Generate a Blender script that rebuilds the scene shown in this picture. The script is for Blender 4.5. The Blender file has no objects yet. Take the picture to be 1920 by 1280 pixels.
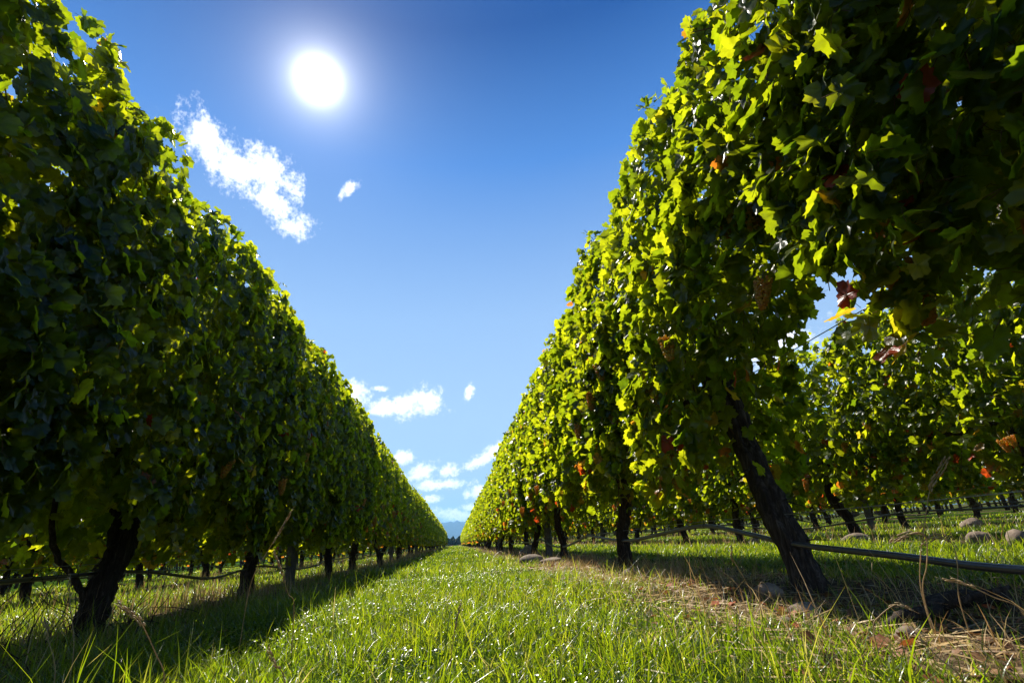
import bpy, math, random
import numpy as np
from mathutils import Matrix, Vector

rng = np.random.default_rng(7)
random.seed(7)
SC = bpy.context.scene
COL = SC.collection
R = math.radians

# ------------------------------------------------------------------ camera
CAM_H = 0.32
cam_d = bpy.data.cameras.new("camera")
cam = bpy.data.objects.new("camera", cam_d)
COL.objects.link(cam)
M3 = Matrix(((0.9918, 0.0299, -0.1242), (-0.1039, -0.3762, -0.9207), (-0.0742, 0.9261, -0.37)))
cam.matrix_world = Matrix.Translation((0, 0, CAM_H)) @ M3.to_4x4()
cam_d.sensor_width = 36.0
cam_d.lens = 17.44
cam_d.clip_start = 0.02
cam_d.clip_end = 20000
SC.camera = cam

# ------------------------------------------------------------------ light
SUN_DIR = Vector((-0.2067, 0.6381, 0.7417)).normalized()
SUN_EL = math.asin(SUN_DIR.z)
SUN_AZ = math.atan2(SUN_DIR.x, SUN_DIR.y)
sd = bpy.data.lights.new("sun", 'SUN')
sd.energy = 5.0
sd.angle = R(0.53)
sd.color = (1.0, 0.94, 0.82)
sun = bpy.data.objects.new("sun", sd)
sun.rotation_euler = SUN_DIR.to_track_quat('Z', 'Y').to_euler()
COL.objects.link(sun)

SC.view_settings.view_transform = 'Standard'
SC.view_settings.look = 'None'
SC.view_settings.exposure = 0.85
SC.view_settings.gamma = 1.0
SC.cycles.max_bounces = 4
SC.cycles.diffuse_bounces = 2
SC.cycles.glossy_bounces = 2
SC.cycles.transmission_bounces = 2
SC.cycles.sample_clamp_indirect = 6.0


class NT:
    """tiny node-tree helper"""
    def __init__(self, tree):
        self.t = tree
        tree.nodes.clear()

    def n(self, kind, **kw):
        nd = self.t.nodes.new(kind)
        for k, v in kw.items():
            setattr(nd, k, v)
        return nd

    def val(self, sock, v):
        if isinstance(v, bpy.types.NodeSocket):
            self.t.links.new(v, sock)
        elif v is not None:
            sock.default_value = v

    def math(self, op, a, b=None, c=None, clamp=False):
        nd = self.n('ShaderNodeMath', operation=op, use_clamp=clamp)
        self.val(nd.inputs[0], a); self.val(nd.inputs[1], b); self.val(nd.inputs[2], c)
        return nd.outputs[0]

    def vmath(self, op, a, b=None):
        nd = self.n('ShaderNodeVectorMath', operation=op)
        self.val(nd.inputs[0], a); self.val(nd.inputs[1], b)
        return nd

    def mix(self, fac, a, b, blend='MIX'):
        nd = self.n('ShaderNodeMix', data_type='RGBA', blend_type=blend)
        self.val(nd.inputs[0], fac); self.val(nd.inputs[6], a); self.val(nd.inputs[7], b)
        return nd.outputs[2]

    def noise(self, vec, scale, detail=3, rough=0.5, dist=0.0):
        nd = self.n('ShaderNodeTexNoise')
        self.val(nd.inputs['Vector'], vec)
        nd.inputs['Scale'].default_value = scale
        nd.inputs['Detail'].default_value = detail
        nd.inputs['Roughness'].default_value = rough
        nd.inputs['Distortion'].default_value = dist
        return nd.outputs['Fac']

    def mrange(self, v, a, b, c=0.0, d=1.0, smooth=True):
        nd = self.n('ShaderNodeMapRange', interpolation_type='SMOOTHSTEP' if smooth else 'LINEAR')
        self.val(nd.inputs[0], v)
        for i, x in enumerate((a, b, c, d)):
            nd.inputs[i + 1].default_value = x
        return nd.outputs[0]

    def ramp(self, v, stops, interp='LINEAR'):
        nd = self.n('ShaderNodeValToRGB')
        self.val(nd.inputs[0], v)
        cr = nd.color_ramp
        cr.interpolation = interp
        while len(cr.elements) < len(stops):
            cr.elements.new(0.5)
        for e, (p, c) in zip(cr.elements, stops):
            e.position = p
            e.color = (*c, 1)
        return nd.outputs[0]

    def attr(self, name):
        return self.n('ShaderNodeAttribute', attribute_name=name)


# ------------------------------------------------------------------ sky
world = bpy.data.worlds.new("World")
SC.world = world
world.use_nodes = True
W = NT(world.node_tree)
sky = W.n('ShaderNodeTexSky', sky_type='NISHITA')
sky.sun_disc = False
sky.sun_elevation = SUN_EL
sky.sun_rotation = SUN_AZ
sky.altitude = 200
sky.air_density = 1.0
sky.dust_density = 0.3
sky.ozone_density = 3.0
skyc = W.n('ShaderNodeHueSaturation')
skyc.inputs['Saturation'].default_value = 1.25
skyc.inputs['Value'].default_value = 0.62
W.val(skyc.inputs['Color'], sky.outputs[0])
tc = W.n('ShaderNodeTexCoord')
vdir = W.vmath('NORMALIZE', tc.outputs['Generated']).outputs[0]
sep = W.n('ShaderNodeSeparateXYZ'); W.val(sep.inputs[0], vdir)
az = W.math('MULTIPLY', W.math('ARCTAN2', sep.outputs[0], sep.outputs[1]), 57.2958)
el = W.math('MULTIPLY', W.math('ARCSINE', sep.outputs[2]), 57.2958)
comb = W.n('ShaderNodeCombineXYZ')
W.val(comb.inputs[0], az); W.val(comb.inputs[1], el)
# cumulus clouds: (azimuth, elevation, half width, half height, tilt) in degrees
CL = [(-29.5, 39.3, 3.4, 1.6, -35), (-26.2, 38.0, 3.0, 1.9, -20), (-22.8, 38.0, 3.6, 2.0, -15), (-21.6, 35.6, 2.6, 1.3, -30),
      (-18.8, 33.6, 2.0, 1.1, 10), (-12.9, 38.2, 1.3, 0.55, 35),
      (-5.2, 15.0, 2.6, 1.15, 5), (-2.9, 15.4, 2.0, 1.3, -10), (-7.6, 14.6, 2.6, 0.8, -8), (-11.2, 15.8, 2.0, 1.5, -20),
      (2.1, 16.3, 0.5, 0.9, -20), (-8.3, 16.9, 0.9, 0.3, 0),
      (-5.6, 9.3, 1.5, 0.9, 0), (-3.6, 7.7, 2.2, 1.05, 18), (-0.5, 7.7, 1.6, 0.75, 0), (-1.4, 6.2, 3.6, 0.62, 0),
      (3.0, 8.6, 2.4, 0.75, 22), (5.4, 9.9, 2.2, 0.8, 25), (2.7, 5.2, 1.3, 0.7, 10), (-2.6, 4.8, 1.3, 0.45, 0),
      (0.3, 2.9, 4.0, 0.8, -8), (1.7, 3.6, 1.6, 0.5, 0), (-3.4, 3.5, 1.5, 0.6, 0), (1.4, 5.0, 0.5, 0.8, -10),
      (36.5, 16.6, 4.0, 1.8, 8), (51.5, 12.3, 6.0, 2.6, 0), (-55, 20, 7, 2.2, 5), (-80, 28, 8, 3, 0), (75, 22, 8, 2.6, 0),
      (-38, 8, 8, 1.5, 0), (24, 5, 8, 1.2, 0), (110, 30, 12, 4, 0), (170, 25, 14, 5, 0), (-130, 24, 14, 4, 0)]
best = None
for a_, e_, w_, h_, t_ in CL:
    mp = W.n('ShaderNodeMapping', vector_type='TEXTURE')
    W.val(mp.inputs[0], comb.outputs[0])
    mp.inputs['Location'].default_value = (a_, e_, 0)
    mp.inputs['Rotation'].default_value = (0, 0, R(t_))
    mp.inputs['Scale'].default_value = (w_ * (1.15 if e_ > 12 else 0.95), h_ * (1.2 if e_ > 12 else 0.95), 1)
    ln = W.vmath('LENGTH', mp.outputs[0]).outputs['Value']
    v = W.math('SUBTRACT', 1.0, ln)
    best = v if best is None else W.math('MAXIMUM', best, v)
n1 = W.noise(comb.outputs[0], 0.55, 8, 0.62)
n2 = W.noise(comb.outputs[0], 2.2, 9, 0.68, 0.3)
dens = W.math('ADD', best, W.math('MULTIPLY', W.math('SUBTRACT', n1, 0.47), 2.6))
dens = W.math('ADD', dens, W.math('MULTIPLY', W.math('SUBTRACT', n2, 0.5), 0.9))
lim = W.mrange(best, -1.0, -0.1)
alpha = W.math('MULTIPLY', W.mrange(dens, -0.15, 1.0), lim)
shade = W.mrange(W.math('ADD', dens, W.math('MULTIPLY', n2, 0.9)), 1.1, 2.1)
cloudc = W.mix(shade, (15.0, 15.1, 15.4, 1), (10.0, 10.2, 10.8, 1))
# painted sky gradient by elevation, pale at the horizon to deep blue overhead
elr = W.ramp(W.mrange(el, 0.0, 90.0, 0.0, 1.0, False), [(0.0, (0.52, 0.70, 0.92)), (0.15, (0.44, 0.64, 0.92)), (0.27, (0.34, 0.54, 0.88)), (0.46, (0.075, 0.25, 0.70)),
                                                     (0.60, (0.003, 0.070, 0.34)), (1.0, (0.006, 0.05, 0.26))])
air = W.vmath('SCALE', elr); air.inputs['Scale'].default_value = 9.6
skyh = W.mix(0.97, skyc.outputs[0], air.outputs[0])
skycl = W.mix(alpha, skyh, cloudc)
# the sun's disc and the bright aureole round it
dot = W.vmath('DOT_PRODUCT', vdir, tuple(SUN_DIR)).outputs['Value']
ang = W.math('MULTIPLY', W.math('ARCCOSINE', W.math('MINIMUM', dot, 0.999999)), 57.2958)
g1 = W.math('EXPONENT', W.math('MULTIPLY', W.math('POWER', W.math('DIVIDE', ang, 1.5), 2.0), -1.0))
g2 = W.math('EXPONENT', W.math('MULTIPLY', W.math('DIVIDE', ang, 1.7), -1.0))
g3 = W.math('EXPONENT', W.math('MULTIPLY', W.math('DIVIDE', ang, 6.0), -1.0))
glow = W.math('ADD', W.math('ADD', W.math('MULTIPLY', g1, 22.0), W.math('MULTIPLY', g2, 20.0)), W.math('MULTIPLY', g3, 2.6))
gcol = W.vmath('SCALE', (1.0, 0.97, 0.92)); W.val(gcol.inputs['Scale'], glow)
fin = W.vmath('ADD', skycl, gcol.outputs[0]).outputs[0]
bg = W.n('ShaderNodeBackground')
W.val(bg.inputs[0], fin)
bg.inputs[1].default_value = 0.06
out = W.n('ShaderNodeOutputWorld')
W.t.links.new(bg.outputs[0], out.inputs[0])
world.cycles.sampling_method = 'MANUAL'
world.cycles.sample_map_resolution = 1024


# ------------------------------------------------------------------ mesh helpers
class MB:
    """collects vertices / triangles with material index and two float attributes"""
    def __init__(self):
        self.V = []; self.F = []; self.M = []; self.T = []; self.E = []; self.n = 0

    def add(self, V, F, mat=0, tint=0.5, vein=0.0):
        V = np.asarray(V, np.float32).reshape(-1, 3); F = np.asarray(F, np.int32).reshape(-1, 3)
        self.V.append(V); self.F.append(F + self.n)
        self.M.append(np.full(len(F), mat, np.int32))
        self.T.append(np.broadcast_to(np.asarray(tint, np.float32), (len(V),)))
        self.E.append(np.broadcast_to(np.asarray(vein, np.float32), (len(V),)))
        self.n += len(V)

    def mesh(self, name, mats, smooth=True):
        V = np.concatenate(self.V); F = np.concatenate(self.F); M = np.concatenate(self.M)
        me = bpy.data.meshes.new(name)
        me.vertices.add(len(V)); me.vertices.foreach_set('co', V.ravel())
        me.loops.add(len(F) * 3); me.loops.foreach_set('vertex_index', F.ravel().astype(np.int32))
        me.polygons.add(len(F))
        me.polygons.foreach_set('loop_start', np.arange(0, len(F) * 3, 3, dtype=np.int32))
        me.polygons.foreach_set('material_index', M)
        me.polygons.foreach_set('use_smooth', np.full(len(F), smooth))
        for nm, arr in (('tint', self.T), ('vein', self.E)):
            a = me.attributes.new(nm, 'FLOAT', 'POINT')
            a.data.foreach_set('value', np.ascontiguousarray(np.concatenate(arr), np.float32))
        for m in mats:
            me.materials.append(m)
        me.update(calc_edges=True)
        return me


def link(name, data, parent=None, loc=None):
    o = bpy.data.objects.new(name, data)
    COL.objects.link(o)
    if parent is not None:
        o.parent = parent
    if loc is not None:
        o.location = loc
    return o


def tag(o, label=None, cat=None, group=None, kind=None):
    for k, v in (('label', label), ('category', cat), ('group', group), ('kind', kind)):
        if v:
            o[k] = v
    return o


def tube(P, rad, sides=8, rough=0.0, r=None, cap=True, ridge=0.0):
    """swept tube; rough = radial noise, ridge = lengthwise bark ridges"""
    r = r or rng
    P = np.asarray(P, float); n = len(P)
    rad = np.broadcast_to(np.asarray(rad, float), (n,))
    T = np.gradient(P, axis=0); T /= np.linalg.norm(T, axis=1)[:, None] + 1e-9
    ref = np.array([1.0, 0, 0]) if abs(T[0][0]) < 0.8 else np.array([0, 0, 1.0])
    th = np.linspace(0, 2 * np.pi, sides, endpoint=False)
    prof = 1 + ridge * r.normal(size=sides)
    V = []
    for i in range(n):
        a = ref - T[i] * ref.dot(T[i]); a /= np.linalg.norm(a); b = np.cross(T[i], a)
        rr = rad[i] * prof * (1 + rough * r.normal(size=sides))
        V.append(P[i] + (np.cos(th) * rr)[:, None] * a + (np.sin(th) * rr)[:, None] * b)
    V = np.concatenate(V)
    F = []
    for i in range(n - 1):
        for j in range(sides):
            k = (j + 1) % sides
            a, b, c, d = i * sides + j, i * sides + k, (i + 1) * sides + k, (i + 1) * sides + j
            F += [(a, b, c), (a, c, d)]
    if cap:
        V = np.vstack([V, P[0], P[-1]])
        for j in range(sides):
            k = (j + 1) % sides
            F += [(n * sides, k, j), (n * sides + 1, (n - 1) * sides + j, (n - 1) * sides + k)]
    return V, np.array(F)


def spline(P, m):
    """Catmull-Rom resample of control points to m points"""
    P = np.asarray(P, float)
    Q = np.vstack([2 * P[0] - P[1], P, 2 * P[-1] - P[-2]])
    t = np.linspace(0, len(P) - 1 - 1e-6, m)
    i = t.astype(int); u = (t - i)[:, None]
    p0, p1, p2, p3 = Q[i], Q[i + 1], Q[i + 2], Q[i + 3]
    return 0.5 * (2 * p1 + (p2 - p0) * u + (2 * p0 - 5 * p1 + 4 * p2 - p3) * u ** 2 + (3 * p1 - p0 - 3 * p2 + p3) * u ** 3)


def gz(x, y):
    """ground height"""
    x = np.asarray(x, float); y = np.asarray(y, float)
    d = np.hypot(x, y)
    f = np.clip(1 - d / 400, 0, 1)
    return f * (0.016 * np.sin(x * 1.9 + 1.0) * np.cos(y * 1.3) + 0.012 * np.sin(x * 4.1 + y * 3.3)
                + 0.02 * np.sin(y * 0.31 + x * 0.2))


# ------------------------------------------------------------------ materials
def material(name):
    m = bpy.data.materials.new(name); m.use_nodes = True
    return m, NT(m.node_tree)


def finish(T, shader, bump=None):
    o = T.n('ShaderNodeOutputMaterial')
    T.t.links.new(shader, o.inputs[0])


def principled(T, col, rough=0.6, spec=0.5, bump=None, **kw):
    p = T.n('ShaderNodeBsdfPrincipled')
    T.val(p.inputs['Base Color'], col)
    T.val(p.inputs['Roughness'], rough)
    p.inputs['Specular IOR Level'].default_value = spec
    for k, v in kw.items():
        T.val(p.inputs[k], v)
    if bump is not None:
        b = T.n('ShaderNodeBump')
        b.inputs['Strength'].default_value = min(bump[1], 1.0)
        b.inputs['Distance'].default_value = bump[2]
        T.val(b.inputs['Height'], bump[0])
        T.t.links.new(b.outputs[0], p.inputs['Normal'])
    return p.outputs[0]


def translucent_mat(name, ramp, tramp, fac, rough, spec, vein=False, nscale=30.0):
    m, T = material(name)
    t = T.attr('tint').outputs['Fac']
    base = T.ramp(t, ramp)
    tran = T.ramp(t, tramp)
    geo = T.n('ShaderNodeTexCoord').outputs['Object']
    nz = T.noise(geo, nscale, 3, 0.6)
    k = T.mrange(nz, 0.3, 0.7, 0.72, 1.25, False)
    base = T.mix(1.0, base, k, 'MULTIPLY')
    tran = T.mix(1.0, tran, k, 'MULTIPLY')
    bmp = (nz, 0.35, 0.01)
    if vein:
        v = T.attr('vein').outputs['Fac']
        vv = T.math('POWER', v, 9.0)
        base = T.mix(T.math('MULTIPLY', vv, 0.6), base, (0.16, 0.2, 0.05, 1))
        tran = T.mix(T.math('MULTIPLY', vv, 0.7), tran, (0.16, 0.25, 0.03, 1))
        bmp = (T.math('ADD', nz, T.math('MULTIPLY', vv, 1.2)), 0.5, 0.006)
    p = principled(T, base, rough, spec, bmp)
    tr = T.n('ShaderNodeBsdfTranslucent'); T.val(tr.inputs[0], tran)
    mx = T.n('ShaderNodeMixShader'); mx.inputs[0].default_value = fac
    T.t.links.new(p, mx.inputs[1]); T.t.links.new(tr.outputs[0], mx.inputs[2])
    finish(T, mx.outputs[0])
    return m


LEAF = translucent_mat(
    'vine_leaf',
    [(0.0, (0.010, 0.027, 0.005)), (0.45, (0.022, 0.048, 0.006)), (0.8, (0.06, 0.09, 0.010)), (0.88, (0.24, 0.24, 0.03)),
     (0.94, (0.32, 0.14, 0.03)), (1.0, (0.26, 0.03, 0.015))],
    [(0.0, (0.18, 0.28, 0.005)), (0.45, (0.40, 0.48, 0.006)), (0.8, (0.66, 0.68, 0.010)), (0.88, (0.85, 0.66, 0.02)),
     (0.94, (0.8, 0.28, 0.02)), (1.0, (0.7, 0.05, 0.01))],
    0.63, 0.33, 0.36, vein=True)
GRASS = translucent_mat(
    'grass_blade',
    [(0.0, (0.018, 0.045, 0.005)), (0.5, (0.055, 0.095, 0.008)), (0.85, (0.13, 0.16, 0.02)), (1.0, (0.32, 0.27, 0.11))],
    [(0.0, (0.14, 0.26, 0.004)), (0.5, (0.36, 0.49, 0.007)), (0.85, (0.60, 0.64, 0.016)), (1.0, (0.6, 0.46, 0.16))],
    0.55, 0.30, 0.55)
STRAW = translucent_mat(
    'dry_straw',
    [(0.0, (0.20, 0.11, 0.04)), (0.5, (0.42, 0.28, 0.12)), (1.0, (0.62, 0.48, 0.27))],
    [(0.0, (0.25, 0.12, 0.03)), (0.5, (0.5, 0.32, 0.12)), (1.0, (0.6, 0.45, 0.22))],
    0.35, 0.5, 0.4)
DEADLEAF = translucent_mat(
    'dead_leaf',
    [(0.0, (0.09, 0.045, 0.02)), (0.6, (0.22, 0.11, 0.045)), (1.0, (0.36, 0.08, 0.02))],
    [(0.0, (0.12, 0.05, 0.02)), (0.6, (0.3, 0.14, 0.04)), (1.0, (0.6, 0.12, 0.02))],
    0.25, 0.6, 0.3)
BERRY = translucent_mat(
    'grape_skin',
    [(0.0, (0.30, 0.30, 0.05)), (0.5, (0.60, 0.36, 0.05)), (1.0, (0.50, 0.17, 0.04))],
    [(0.0, (0.6, 0.6, 0.05)), (0.5, (0.95, 0.55, 0.05)), (1.0, (0.9, 0.28, 0.04))],
    0.6, 0.28, 0.5, nscale=80.0)


def bark_mat(name, c0, c1, c2):
    m, T = material(name)
    tc = T.n('ShaderNodeTexCoord').outputs['Object']
    mp = T.n('ShaderNodeMapping'); T.val(mp.inputs[0], tc); mp.inputs['Scale'].default_value = (1, 1, 0.13)
    a = T.noise(mp.outputs[0], 70, 6, 0.65, 0.6)
    b = T.noise(tc, 9, 4, 0.6)
    col = T.ramp(a, [(0.3, c0), (0.52, c1), (0.75, c2)])
    col = T.mix(T.mrange(b, 0.35, 0.7, 0.0, 0.5), col, (*[0.5 * x for x in c1], 1))
    finish(T, principled(T, col, 0.9, 0.2, (a, 1.0, 0.02)))
    return m


BARK = bark_mat('vine_bark', (0.010, 0.007, 0.005), (0.06, 0.043, 0.032), (0.20, 0.155, 0.12))
CANE = bark_mat('vine_cane', (0.09, 0.035, 0.015), (0.20, 0.10, 0.04), (0.28, 0.17, 0.07))
POSTM = bark_mat('weathered_timber', (0.07, 0.06, 0.05), (0.17, 0.155, 0.135), (0.27, 0.25, 0.22))


def simple_mat(name, c0, c1, scale, rough, spec=0.5, bump=0.3, metallic=0.0):
    m, T = material(name)
    tc = T.n('ShaderNodeTexCoord').outputs['Object']
    a = T.noise(tc, scale, 5, 0.6)
    col = T.ramp(a, [(0.35, c0), (0.65, c1)])
    finish(T, principled(T, col, rough, spec, (a, bump, 0.01), Metallic=metallic))
    return m


PIPE = simple_mat('black_polythene', (0.035, 0.035, 0.040), (0.065, 0.062, 0.068), 14, 0.30, 0.8, 0.0)
WIRE = simple_mat('galvanised_wire', (0.22, 0.22, 0.23), (0.42, 0.42, 0.44), 60, 0.42, 0.5, 0.1, 0.7)
STONE = simple_mat('river_stone', (0.13, 0.09, 0.065), (0.30, 0.23, 0.17), 14, 0.85, 0.3, 0.8)
PEDICEL = simple_mat('grape_stalk', (0.10, 0.07, 0.02), (0.16, 0.13, 0.04), 40, 0.7)


# ------------------------------------------------------------------ ground
def ground_mat():
    m, T = material('soil_and_turf')
    geo = T.n('ShaderNodeNewGeometry').outputs['Position']
    sp = T.n('ShaderNodeSeparateXYZ'); T.val(sp.inputs[0], geo)
    x = sp.outputs[0]
    big = T.noise(geo, 1.3, 5, 0.6)
    fine = T.noise(geo, 28, 6, 0.7)
    grass = T.ramp(T.noise(geo, 6, 6, 0.7), [(0.3, (0.014, 0.030, 0.005)), (0.55, (0.035, 0.07, 0.008)), (0.75, (0.07, 0.10, 0.018))])
    soil = T.ramp(fine, [(0.3, (0.045, 0.031, 0.020)), (0.52, (0.13, 0.09, 0.055)), (0.72, (0.30, 0.22, 0.145))])
    # distance to the nearest vine row: rows every 3.2 m, one at x = 1.45
    u = T.math('ABSOLUTE', T.math('SUBTRACT', T.math('MODULO', T.math('ADD', x, 320.0 - 1.45 + 1.6), 3.2), 1.6))
    w = T.mrange(T.math('ADD', T.math('SUBTRACT', u, 0.12), T.math('MULTIPLY', T.math('SUBTRACT', big, 0.5), 0.9)), 0.25, 0.6, 1.0, 0.0)
    ext = T.mrange(x, -12.0, -11.0, 0.0, 1.0)
    col = T.mix(T.math('MULTIPLY', w, ext), grass, soil)
    finish(T, principled(T, col, 1.0, 0.0, (fine, 0.8, 0.04)))
    return m


GROUNDM = ground_mat()
gx = np.concatenate([-np.geomspace(6000, 8, 40), np.arange(-7.9, 9, 0.1), np.geomspace(9.1, 6000, 40)])
gy = np.concatenate([-np.geomspace(3000, 2.5, 24), np.arange(-2.4, 12, 0.1), np.geomspace(12.1, 12000, 70)])
GX, GY = np.meshgrid(gx, gy)
GV = np.stack([GX, GY, gz(GX, GY)], -1).reshape(-1, 3)
nx, ny = len(gx), len(gy)
ii = np.arange(nx - 1)[None] + nx * np.arange(ny - 1)[:, None]
ii = ii.ravel()
GF = np.concatenate([np.stack([ii, ii + 1, ii + nx + 1], 1), np.stack([ii, ii + nx + 1, ii + nx], 1)])
b = MB(); b.add(GV, GF)
ground = tag(link('ground', b.mesh('ground', [GROUNDM])), kind='structure')

# ------------------------------------------------------------------ hills
m, T = material('hill_bush')
geo = T.n('ShaderNodeNewGeometry').outputs['Position']
c = T.ramp(T.noise(geo, 0.004, 7, 0.65), [(0.35, (0.02, 0.035, 0.025)), (0.6, (0.05, 0.06, 0.04)), (0.75, (0.10, 0.09, 0.06))])
finish(T, principled(T, c, 1.0, 0.1))
az_ = np.radians(np.linspace(-75, 75, 420)); dd = np.linspace(0, 1, 26)
A, D = np.meshgrid(az_, dd)
deg = np.degrees(A)
hn = (0.5 * np.sin(deg * 0.33 + 1.0) + 0.28 * np.sin(deg * 0.9 + 2.2) + 0.12 * np.sin(deg * 2.3 + .4) + 0.06 * np.sin(deg * 5.1))
crest = 2.15 + 0.75 * np.exp(-((deg + 3.0) / 1.5) ** 2) + 0.35 * np.exp(-((deg - 0.1) / 0.9) ** 2) + 0.5 * hn * np.clip(np.abs(deg) / 8, 0, 1) \
    + 0.04 * np.sin(deg * 9) + 0.03 * np.sin(deg * 17 + 1)
rad = 5200 + 2600 * D
prof = np.sin(np.clip(D * 1.25, 0, 1) * np.pi / 2) ** 1.3
rid = 1 + 0.10 * np.sin(deg * 6 + D * 9) * (1 - D) + 0.06 * np.sin(deg * 15 - D * 14) * (1 - D)
HZ = np.tan(np.radians(crest)) * 7280 * prof * rid - 20
HV = np.stack([rad * np.sin(A), rad * np.cos(A), HZ], -1).reshape(-1, 3)
nx, ny = len(az_), len(dd)
ii = (np.arange(nx - 1)[None] + nx * np.arange(ny - 1)[:, None]).ravel()
HF = np.concatenate([np.stack([ii, ii + 1, ii + nx + 1], 1), np.stack([ii, ii + nx + 1, ii + nx], 1)])
b = MB(); b.add(HV, HF)
tag(link('hills', b.mesh('hills', [m])), kind='structure')


# ------------------------------------------------------------------ leaf templates
def leaf_template(N, r, detail=True):
    th = np.linspace(-np.pi, np.pi, N, endpoint=False) + np.pi / N
    def dl(c):
        return np.abs((th - c + np.pi) % (2 * np.pi) - np.pi)
    rr = 0.66 + 0.32 * np.exp(-(dl(0) / 0.42) ** 2)
    for s in (-1, 1):
        rr += 0.21 * np.exp(-(dl(s * 1.08) / 0.33) ** 2) + 0.13 * np.exp(-(dl(s * 2.05) / 0.36) ** 2)
    rr -= 0.46 * np.exp(-(dl(np.pi) / 0.26) ** 2)
    if detail:
        rr *= 1 + 0.075 * np.where(np.arange(N) % 2 == 0, 1, -1) + 0.03 * r.normal(size=N)
    x = rr * np.sin(th); y = rr * np.cos(th)
    lobes = np.array([0, 1.08, -1.08, 2.05, -2.05])
    vn = np.max(np.exp(-(np.abs((th[:, None] - lobes[None] + np.pi) % (2 * np.pi) - np.pi) / 0.16) ** 2), axis=1)
    fold, droop, wav, ph = r.uniform(0.1, 0.5), r.uniform(-0.1, 0.45), r.uniform(0.04, 0.13), r.uniform(0, 6)
    def z(x, y):
        d2 = x * x + y * y
        return fold * np.abs(x) * 0.5 - droop * d2 * 0.5 + wav * np.sin(4 * np.arctan2(x, y) + ph) * np.sqrt(d2) + 0.05 * np.sin(7 * x + ph) * np.sin(6 * y)
    V = [np.array([[0, 0, 0]])]; ve = [np.array([1.0])]
    rings = (0.55, 1.0) if detail else (1.0,)
    for k in rings:
        V.append(np.stack([x * k, y * k, z(x * k, y * k)], 1)); ve.append(vn * (1.0 if k < 1 else 0.8))
    F = []
    for j in range(N):
        if j == N - 1:
            pass
        k = (j + 1) % N
        F.append((0, 1 + k, 1 + j))
        if detail:
            F += [(1 + j, 1 + k, 1 + N + k), (1 + j, 1 + N + k, 1 + N + j)]
    return np.vstack(V), np.array(F), np.concatenate(ve)


TL0 = [leaf_template(30, rng) for _ in range(8)]
TL1 = [leaf_template(13, rng, False) for _ in range(6)]
TL2 = [leaf_template(8, rng, False) for _ in range(4)]
# petiole template: a three-sided stalk leaving the leaf base backwards
PV = []
for i, (yy, zz, w) in enumerate(((0, 0, 0.022), (-0.45, -0.10, 0.018), (-0.9, -0.32, 0.018))):
    for a in range(3):
        PV.append((w * math.cos(a * 2.094), yy, zz + w * math.sin(a * 2.094)))
PF = []
for i in range(2):
    for a in range(3):
        k = (a + 1) % 3
        PF += [(i * 3 + a, i * 3 + k, i * 3 + 3 + k), (i * 3 + a, i * 3 + 3 + k, i * 3 + 3 + a)]
PV, PF = np.array(PV), np.array(PF)


def frames(nrm, tip):
    nrm = nrm / np.linalg.norm(nrm, axis=1)[:, None]
    tip = tip - nrm * np.sum(nrm * tip, 1)[:, None]
    tip = tip / (np.linalg.norm(tip, axis=1)[:, None] + 1e-9)
    xx = np.cross(tip, nrm)
    return np.stack([xx, tip, nrm], 2)      # columns = local axes


def scatter(mb, templates, pos, Rm, size, tint, mat=0, petiole=None):
    pick = rng.integers(0, len(templates), len(pos))
    for k, (V, F, ve) in enumerate(templates):
        s = np.where(pick == k)[0]
        if not len(s):
            continue
        W_ = np.einsum('nij,vj->nvi', Rm[s], V) * size[s][:, None, None] + pos[s][:, None]
        Fi = F[None] + (np.arange(len(s)) * len(V))[:, None, None]
        mb.add(W_.reshape(-1, 3), Fi.reshape(-1, 3), mat, np.repeat(tint[s], len(V)), np.tile(ve, len(s)))
    if petiole is not None:
        W_ = np.einsum('nij,vj->nvi', Rm, PV) * size[:, None, None] + pos[:, None]
        Fi = PF[None] + (np.arange(len(pos)) * len(PV))[:, None, None]
        mb.add(W_.reshape(-1, 3), Fi.reshape(-1, 3), petiole, 0.5, 0)


# ------------------------------------------------------------------ foliage of one vine
LEN = 2.35
TOP = 2.3


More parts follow.
